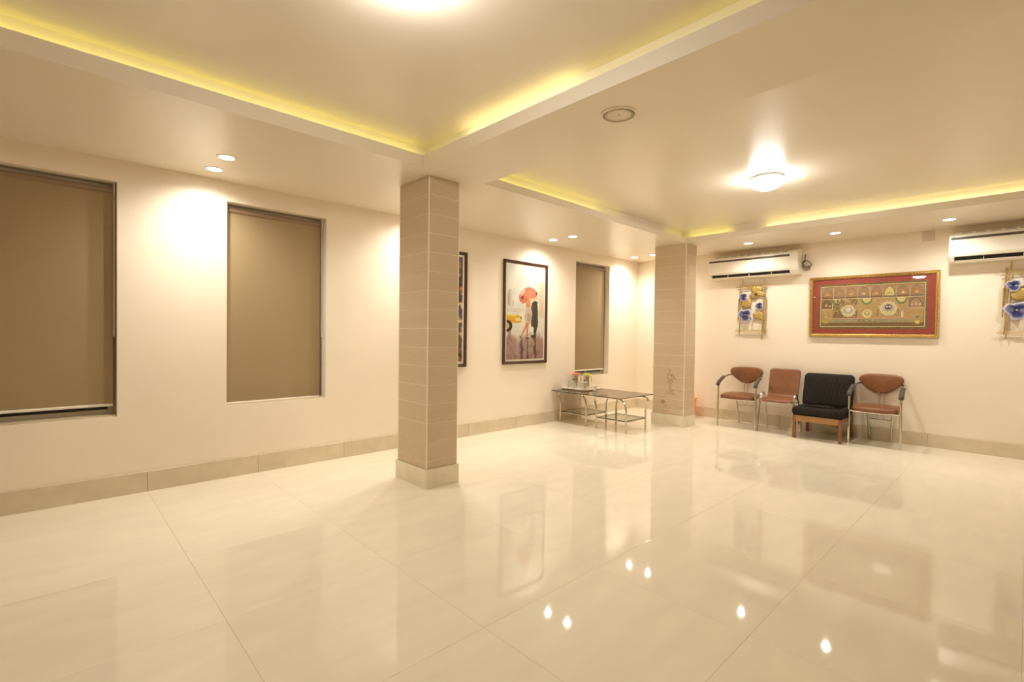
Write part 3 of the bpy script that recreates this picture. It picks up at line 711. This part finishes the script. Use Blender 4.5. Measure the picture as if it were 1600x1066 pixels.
def gold_leaf(parent, cy, cz, pts, x):
    ring = spline([(p[0], p[1], 0) for p in pts], 6, True); K = len(ring); vs = [(x-.008, cy, cz)]
    for q in (.35, .7, 1.0):
        for i, p in enumerate(ring): vs.append((x-.008*(1-q*q)+.003*math.sin(i*1.7)*q, cy+(p.x)*q, cz+(p.y)*q))
    fs = [(0, 1+i, 1+(i+1) % K) for i in range(K)]+[(1+k*K+i, 1+k*K+(i+1) % K, 1+(k+1)*K+(i+1) % K, 1+(k+1)*K+i) for k in range(2) for i in range(K)]
    o = obj('gold_leaf', vs, fs, M_gold, parent, True); s = o.modifiers.new('thickness', 'SOLIDIFY'); s.thickness = .002; return o
def ornament(label, yleft):
    # local frame: y measured from the left bars towards -y, z from the floor reference
    r = thing('flower_ornament', label, 'wall ornament', (XW, yleft, 1.22), group='gold wall ornaments with blue flowers')
    X = lambda px: -(px-95)*.00086
    Z = lambda py: 1.97-(py-150)*.000942-1.22
    dx = -.020
    for (px, a, b, px2, rr) in [(165, 100, 600, 150, .0045), (182, 205, 905, 176, .0045), (208, 40, 860, 160, .0045), (148, 330, 660, 142, .0045),
                                (557, 62, 900, 530, .0050), (572, 120, 860, 555, .0045), (590, 320, 905, 572, .0060), (548, 650, 960, 525, .0055)]:
        MB().tube([(dx-.006*(px % 3), X(px), Z(a)), (dx-.006*(px % 3), X(px2), Z(b))], rr*1.25, 8).build('gold_rod', M_gold, r, auto=True)
    for (x0, x1, ya, yb) in [(105, 640, 150, 150), (108, 600, 190, 168), (220, 500, 136, 128), (250, 480, 170, 150), (112, 620, 818, 818), (95, 610, 836, 836), (225, 620, 860, 858)]:
        MB().tube([(dx-.012, X(x0), Z(ya)), (dx-.012, X(x1), Z(yb))], .0042, 8).build('gold_rod', M_gold, r, auto=True)
    k = .001
    gold_leaf(r, X(430), Z(240), [(-.08, .06), (-.02, .09), (.055, .085), (.07, .03), (.04, .0), (.095, -.05), (.05, -.09), (.0, -.085), (-.04, -.05), (-.11, -.07), (-.12, -.02), (-.07, .01)], dx-.018)
    gold_leaf(r, X(285), Z(410), [(-.05, .06), (.03, .06), (.065, .01), (.05, -.05), (-.02, -.06), (-.06, -.02)], dx-.014)
    gold_leaf(r, X(478), Z(595), [(-.05, .035), (-.01, .06), (.03, .04), (.075, .03), (.07, -.03), (.02, -.05), (-.05, -.06), (-.065, -.01)], dx-.014)
    MB().lathe([(0, -.02), (.012, -.016), (.02, -.004), (.018, 0)], (dx-.02, X(432), Z(272)), 14, 'x').build('flower_centre', M_dwood, r, smooth=True)
    petal_flower(r, X(232), Z(308), [(2.2, 1., 1.1), (.5, .95, 1.0), (4.5, 1., 1.2)], .066, dx-.020)
    petal_flower(r, X(490), Z(450), [(1.9, .9, 1.1), (.1, .95, 1.), (4.3, .95, 1.3)], .064, dx-.020)
    petal_flower(r, X(268), Z(585), [(2.4, 1., .95), (.35, 1.05, .95), (4.6, 1.05, 1.1)], .099, dx-.026, (0, 0))
    MB().tube(spline([(dx, X(372), Z(818)), (dx, X(368), Z(740)), (dx, X(385), Z(670)), (dx, X(400), Z(630))], 5), .004, 6).build('stem', M_gold, r, smooth=True)
    MB().tube(spline([(dx, X(215), Z(470)), (dx, X(208), Z(420)), (dx, X(225), Z(390))], 5), .004, 6).build('stem', M_gold, r, smooth=True)
ornament('gold rod wall ornament with blue flowers under the left air conditioner', 2.983)
ornament('gold rod wall ornament with blue flowers cut by the right edge of the photo', .236)

# ------------------------------------------------------------------ chairs
def armchair(label, x, y, rz):
    r = thing('arm_chair', label, 'chair', (x, y, 0), rz, 'brown leatherette armchairs')
    R = .0115
    for s in (-1, 1):
        pts = spline([(-.243, s*.243, 0), (-.240, s*.243, .2), (-.238, s*.243, .42), (-.236, s*.243, .555), (-.222, s*.242, .592), (-.17, s*.240, .622), (-.06, s*.236, .660), (.06, s*.232, .682), (.15, s*.226, .690), (.215, s*.200, .694), (.252, s*.150, .696)], 6)
        MB().tube(pts, R, 10).build('leg', M_chrome, r, auto=True)
        q = spline([(-.252, s*.243, .560), (-.245, s*.243, .590), (-.215, s*.242, .612), (-.16, s*.240, .636), (-.08, s*.237, .664), (-.035, s*.234, .676)], 5)
        n = len(q); rs = [.022*min(1, .45+.9*min(i, n-1-i)/2.5) for i in range(n)]
        MB().tube(q, rs, 12, ell=(.9, 1.15)).build('armrest', M_pad, r, auto=True)
        MB().tube(spline([(.02, s*.125, .395), (.10, s*.124, .37), (.165, s*.118, .29), (.20, s*.112, .17), (.238, s*.104, 0)], 6), .0115, 10).build('leg', M_chrome, r, auto=True)
        MB().tube(spline([(.214, s*.022, .640), (.196, s*.022, .56), (.188, s*.022, .45), (.186, s*.022, .36), (.188, s*.022, .262)], 5), .006, 8).build('back_rod', M_chrome, r, auto=True)
    MB().tube([(.186, -.115, .262), (.186, .115, .262)], .007, 8).build('crossbar', M_chrome, r, auto=True)
    MB().tube(spline([(-.236, -.238, .388), (-.239, -.1, .386), (-.239, .1, .386), (-.236, .238, .388)], 4), .009, 8).tube([(-.235, .232, .388), (.03, .125, .394)], .008, 8).tube([(-.235, -.232, .388), (.03, -.125, .394)], .008, 8).tube([(.03, -.13, .394), (.03, .13, .394)], .008, 8).build('seat_frame', M_chrome, r, auto=True)
    ol = spline([(-.262, -.10, 0), (-.238, -.205, 0), (-.16, -.226, 0), (-.02, -.228, 0), (.12, -.20, 0), (.178, -.12, 0), (.19, 0, 0), (.178, .12, 0), (.12, .20, 0), (-.02, .228, 0), (-.16, .226, 0), (-.238, .205, 0), (-.262, .10, 0), (-.266, 0, 0)], 3, True)
    pillow(ol, .056, .026, lambda u, v, w: (u, v, .425+w-.012*max(0, -(u+.16))/.1), .004).build('seat', M_leather, r, smooth=True)
    ob = spline([(a, b, 0) for a, b in [(-.220, .745), (-.200, .790), (-.13, .808), (0, .813), (.13, .808), (.200, .790), (.220, .745), (.200, .698), (.145, .640), (.07, .590), (0, .574), (-.07, .590), (-.145, .640), (-.200, .698)]], 3, True)
    pillow(ob, .046, .022, lambda u, v, w: (.222+.10*(v-.6)+w-.9*u*u, u, v), .006).build('backrest', M_leather, r, smooth=True)
armchair('brown leatherette armchair with oval backrest, leftmost of the four chairs', 7.065, 2.748, math.radians(5))
armchair('brown leatherette armchair with oval backrest, rightmost, beside the black chair', 7.150, 1.213, math.radians(2))

def side_chair():
    r = thing('side_chair', 'armless brown leatherette chair with square backrest, left of the black chair', 'chair', (7.03, 2.245, 0), math.radians(2))
    for s in (-1, 1):
        pts = spline([(-.205, s*.212, 0), (-.185, s*.208, .16), (-.150, s*.202, .34), (-.115, s*.199, .45), (-.075, s*.198, .498), (-.030, s*.198, .506), (.015, s*.198, .480), (.050, s*.199, .42), (.095, s*.202, .33), (.165, s*.205, .14), (.205, s*.207, 0)], 6)
        MB().tube(pts, .0105, 10).build('side_frame', M_chrome, r, auto=True)
    MB().tube([(-.135, -.20, .400), (-.135, .20, .400)], .009, 8).tube([(.07, -.20, .385), (.07, .20, .385)], .009, 8).build('crossbar', M_chrome, r, auto=True)
    path = spline([(-.215, 0, .405), (-.19, 0, .424), (-.10, 0, .437), (.02, 0, .434), (.09, 0, .445), (.125, 0, .48), (.15, 0, .56), (.19, 0, .69), (.225, 0, .82)], 10)
    L = [0]
    for a, b in zip(path, path[1:]): L.append(L[-1]+(b-a).length)
    T = L[-1]
    def at(s):
        s = min(max(s, 0), T-1e-6)
        for i in range(len(L)-1):
            if L[i+1] >= s:
                q = (s-L[i])/(L[i+1]-L[i]); p = path[i].lerp(path[i+1], q); t = (path[min(i+2, len(path)-1)]-path[max(i-1, 0)]).normalized(); return p, t
    def fm(u, v, w):
        p, t = at(u); n = Vector((-t.z, 0, t.x)); q = p+n*w; return (q.x, v, q.z)
    sj = .335
    def rr(s0, s1, w0, w1, r0, r1):
        pts = []
        for (cs, cw, sx, sy, rad) in ((s0, w0, 1, 1, r0), (s1, w1, -1, 1, r1), (s1, w1, -1, -1, r1), (s0, w0, 1, -1, r0)):
            for k in range(5):
                a = k/4*math.pi/2
                if sx == 1 and sy == 1: pts.append((cs+rad-rad*math.cos(a), cw-rad+rad*math.sin(a), 0))
                elif sx == -1 and sy == 1: pts.append((cs-rad+rad*math.sin(a), cw-rad+rad*math.cos(a), 0))
                elif sx == -1 and sy == -1: pts.append((cs-rad+rad*math.cos(a), -cw+rad-rad*math.sin(a), 0))
                else: pts.append((cs+rad-rad*math.sin(a), -cw+rad-rad*math.cos(a), 0))
        out = []
        for p, q in zip(pts, pts[1:]+pts[:1]):
            d = math.dist(p, q); m = max(1, int(d/.03))
            for k in range(m): out.append((p[0]+(q[0]-p[0])*k/m, p[1]+(q[1]-p[1])*k/m, 0))
        return out
    def strip(s0, s1, wfun, ra, rb, name, th=.026):
        """upholstered shell section with rounded far corners"""
        ns, nw = 22, 14; vs = []; fs = []
        def hw(s):
            w = wfun(s)
            if ra and s < s0+ra: q = (s0+ra-s)/ra; w -= ra*(1-math.sqrt(max(0, 1-q*q)))
            if rb and s > s1-rb: q = (s-(s1-rb))/rb; w -= rb*(1-math.sqrt(max(0, 1-q*q)))
            return w
        ss = [s0+(s1-s0)*(.5-.5*math.cos(math.pi*i/ns)) for i in range(ns+1)]
        for side in (1, -1):
            for i, s in enumerate(ss):
                w = hw(s)
                for j in range(nw+1):
                    q = -1+2*j/nw; q = math.sin(q*math.pi/2); edge = math.sqrt(max(0, 1-abs(q)**8))
                    e2 = 1.
                    if ra: e2 = min(e2, math.sqrt(max(0, 1-max(0, 1-(s-s0)/.018)**2)))
                    if rb: e2 = min(e2, math.sqrt(max(0, 1-max(0, 1-(s1-s)/.018)**2)))
                    vs.append(fm(s, w*q, side*th/2*edge*e2))
        n = (ns+1)*(nw+1)
        for k in range(2):
            for i in range(ns):
                for j in range(nw): a = k*n+i*(nw+1)+j; fs.append((a, a+1, a+nw+2, a+nw+1))
        for i in range(ns):
            for j in (0, nw): a = i*(nw+1)+j; fs.append((a, a+nw+1, n+a+nw+1, n+a))
        for j in range(nw):
            for i in (0, ns): a = i*(nw+1)+j; fs.append((a, a+1, n+a+1, n+a))
        MB().add(vs, fs).build(name, M_leather, r, smooth=True)
    strip(0, sj, lambda s: .186, .05, 0, 'seat'); strip(sj, T, lambda s: .186+.006*(s-sj)/(T-sj), 0, .045, 'backrest')
side_chair()

def black_chair():
    r = thing('lounge_chair', 'wide black dotted fabric chair on a wooden base, third from the left', 'chair', (7.045, 1.748, 0), math.radians(1))
    for sx in (-1, 1):
        for sy in (-1, 1):
            MB().box(sx*.288-.015, sx*.288+.015, sy*.243-.017, sy*.243+.017, 0, .283).build('leg', M_wood, r, bevel=.003)
    MB().box(-.300, -.280, -.226, .226, .212, .284).build('rail', M_woodr, r, bevel=.002)
    MB().box(.276, .296, -.226, .226, .212, .284).build('rail', M_woodr, r, bevel=.002)
    for s in (-1, 1):
        MB().box(-.265, .265, s*.244-.012, s*.244+.012, .225, .284).build('rail', M_wood, r, bevel=.002)
        MB().add([(-.265, s*.20-.01, .225), (-.265, s*.20-.01, .17), (-.20, s*.20-.01, .225), (-.265, s*.20+.01, .225), (-.265, s*.20+.01, .17), (-.20, s*.20+.01, .225)], [(0, 1, 2), (3, 5, 4), (0, 3, 4, 1), (1, 4, 5, 2), (0, 2, 5, 3)]).build('corner_brace', M_wood, r)
    ol = []
    def rbox(a, b, c, d, rad):
        pts = []
        for cx, cy, a0 in ((b-rad, d-rad, 0), (a+rad, d-rad, 90), (a+rad, c+rad, 180), (b-rad, c+rad, 270)):
            for k in range(5): t = math.radians(a0+k*22.5); pts.append((cx+rad*math.cos(t), cy+rad*math.sin(t), 0))
        return pts
    pillow(rbox(-.320, .24, -.272, .272, .03), .106, .036, lambda u, v, w: (u, v, .337+w), .004).build('seat', M_dots, r, smooth=True)
    def bk(u, v, w):
        # u: across, v: height along, w: depth
        return (.150+(v-.37)*.27+w+.35*max(0, v-.68)**1.5, u, v)
    pillow(rbox(-.277, .277, .365, .782, .05), .105, .045, bk, .006).build('backrest', M_dots, r, smooth=True)
    MB().add([bk(u, v, w) for u in (-.262, .262) for v in (.30, .74) for w in (.056, .072)], [(0, 1, 3, 2), (4, 6, 7, 5), (0, 4, 5, 1), (2, 3, 7, 6), (0, 2, 6, 4), (1, 5, 7, 3)]).build('back_board', M_wood, r)
black_chair()

# ------------------------------------------------------------------ coffee tables
def coffee_table(label, yc, t0, t1):
    r = thing('coffee_table', label, 'table', (5.59, yc, 0), 0, 'glass-topped coffee tables')
    MB().box(-.385, .385, t0, t1, .443, .451).build('tabletop', M_tint, r, bevel=.002)
    MB().box(-.3862, -.3852, t0, t1, .4425, .4512).box(.3852, .3862, t0, t1, .4425, .4512).box(-.386, .386, t0-.0012, t0-.0002, .4425, .4512).box(-.386, .386, t1+.0002, t1+.0012, .4425, .4512).build('glass_edge', M_edge, r)
    R = .0125
    def frame(sx):
        x = -.265 if sx < 0 else .195
        # sx<0 front frame: right leg arches in, left leg bows out ; rear frame mirrored
        k = 1 if sx < 0 else -1
        a = [(x, -k*.232, 0), (x, -k*.232, .22), (x, -k*.230, .285), (x, -k*.214, .345), (x, -k*.175, .398), (x, -k*.11, .428), (x, 0, .431), (x, k*.13, .431), (x, k*.205, .430), (x, k*.252, .412), (x, k*.262, .378), (x, k*.250, .33), (x, k*.234, .275), (x, k*.232, .22), (x, k*.232, 0)]
        MB().tube(spline(a, 5), R, 10).build('leg_frame', M_chrome, r, auto=True)
    frame(-1); frame(1)
    for s in (-1, 1):
        MB().tube([(-.265, s*.225, .139), (.195, s*.225, .139)], .007, 8).build('shelf_rail', M_chrome, r, auto=True)
    for x in (-.262, .192):
        MB().tube([(x, -.228, .139), (x, .228, .139)], .007, 8).build('shelf_rail', M_chrome, r, auto=True)
    MB().box(-.262, .215, -.222, .222, .147, .153).build('shelf', M_shelfg, r)
    MB().box(-.2632, -.2622, -.222, .222, .1465, .1535).box(.2152, .2162, -.222, .222, .1465, .1535).box(-.263, .216, -.2232, -.2222, .1465, .1535).box(-.263, .216, .2222, .2232, .1465, .1535).build('glass_edge', M_edge, r)
coffee_table('left glass-topped chrome coffee table against the wall, carrying the tray', 4.356, -.285, .293)
coffee_table('right glass-topped chrome coffee table with nothing on it, nearer the far pillar', 3.723, -.225, .343)
zt = .4515
tray = thing('serving_tray', 'shallow white tray on the left glass table holding glasses and bottles', 'tray', (5.60, 4.46, zt), math.radians(4))
ol = [(a, b, 0) for a, b in [(-.14, -.205), (-.155, -.19), (-.155, .19), (-.14, .205), (.14, .205), (.155, .19), (.155, -.19), (.14, -.205)]]
vs = []
for sc_, z in ((.90, 0), (1, .014), (1.03, .016), (1.03, .018), (.99, .018), (.89, .004)): vs += [(a*sc_, b*sc_, z) for a, b, _ in ol]
MB().add(vs, [(k*8+i, k*8+(i+1) % 8, (k+1)*8+(i+1) % 8, (k+1)*8+i) for k in range(5) for i in range(8)]+[tuple(range(8)), tuple(range(40, 48))]).build('tray_body', M_white, tray)
zz = zt+.0045
def tumbler(x, y, r0, h, label):
    o = MB().lathe([(r0*.82, 0), (r0*.85, .004), (r0, h), (r0*.93, h), (r0*.78, .012), (0, .010)], n=20).build('drinking_glass', M_tumbler, auto=True, loc=(x, y, zz)); tag(o, label, 'glass', 'drinking glasses on the tray')
tumbler(5.585, 4.630, .030, .105, 'clear drinking glass at the left end of the tray')
tumbler(5.525, 4.535, .030, .108, 'clear drinking glass in front of the orange-lidded flask')
tumbler(5.600, 4.475, .028, .105, 'clear drinking glass between the two flasks')
tumbler(5.553, 4.400, .026, .100, 'clear drinking glass in the middle of the tray before the lime-lidded flask')
def flask(x, y, m, label, rz):
    r = thing('flask', label, 'flask', (x, y, zz), rz, 'steel flasks on the tray')
    MB().lathe([(.040, 0), (.042, .004), (.042, .19), (.040, .20), (.036, .205)], n=22).build('flask_body', M_steel, r, auto=True)
    MB().lathe([(.040, .203), (.043, .208), (.043, .222), (.036, .229), (0, .230)], n=22).build('lid', m, r, auto=True)
    MB().tube(spline([(0, -.025, .219), (0, -.055, .216), (0, -.072, .198), (0, -.080, .160), (0, -.086, .115)], 5), [.011]*20+[.010], 8, ell=(.7, 1.2)).build('handle', m, r, auto=True)
    MB().lathe([(0, -.003), (.011, -.002), (.0115, .001)], (-.0415, .008, .13), 14, 'x').build('emblem', M_black, r)
flask(5.640, 4.575, M_orangel, 'steel flask with orange lid and handle on the tray', math.radians(25))
flask(5.640, 4.372, M_lime, 'steel flask with lime green lid and handle on the tray', math.radians(10))
jar = thing('glass_jar', 'ribbed glass jar with white rim at the front of the tray', 'jar', (5.515, 4.310, zz))
MB().lathe([(.034, 0), (.040, .006), (.042, .112), (.038, .112), (.036, .01), (0, .008)], n=24).build('jar_body', M_tumbler, jar, auto=True)
MB().lathe([(.040, .111), (.045, .113), (.045, .123), (.038, .123), (.038, .111)], n=24).build('rim', M_white, jar, auto=True)
for k in range(12):
    a = k*math.pi/6; MB().tube([(.0385*math.cos(a), .0385*math.sin(a), .008), (.0425*math.cos(a), .0425*math.sin(a), .108)], .0016, 5).build('rib', M_tumbler, jar)
cd = MB().box(-.024, .024, -.022, .022, 0, .075).build('tissue_box', M_white, loc=(5.640, 4.222, zt+.0005), bevel=.004); tag(cd, 'small white box standing right of the glass jar', 'box')
np_ = MB().box(-.045, .045, -.055, .055, 0, .007).box(-.040, .044, -.050, .050, .0072, .013).build('paper_pad', mat('pale_pink_paper', (.85, .6, .5), .7), loc=(5.88, 4.36, zt+.0005), bevel=.002); tag(np_, 'pale pink pad lying behind the white box on the table', 'paper')

# orange bin behind the far pillar
bn = thing('waste_bin', 'orange plastic bin almost hidden behind the far pillar', 'bin', (7.20, 3.612, 0))
MB().lathe([(.100, 0), (.104, .004), (.128, .285), (.120, .285), (.098, .010), (0, .008)], n=32).build('bin_body', M_orange, bn, auto=True)
MB().lathe([(.120, .280), (.138, .282), (.141, .290), (.138, .298), (.122, .298)], n=32).build('rim', M_orange, bn, auto=True)
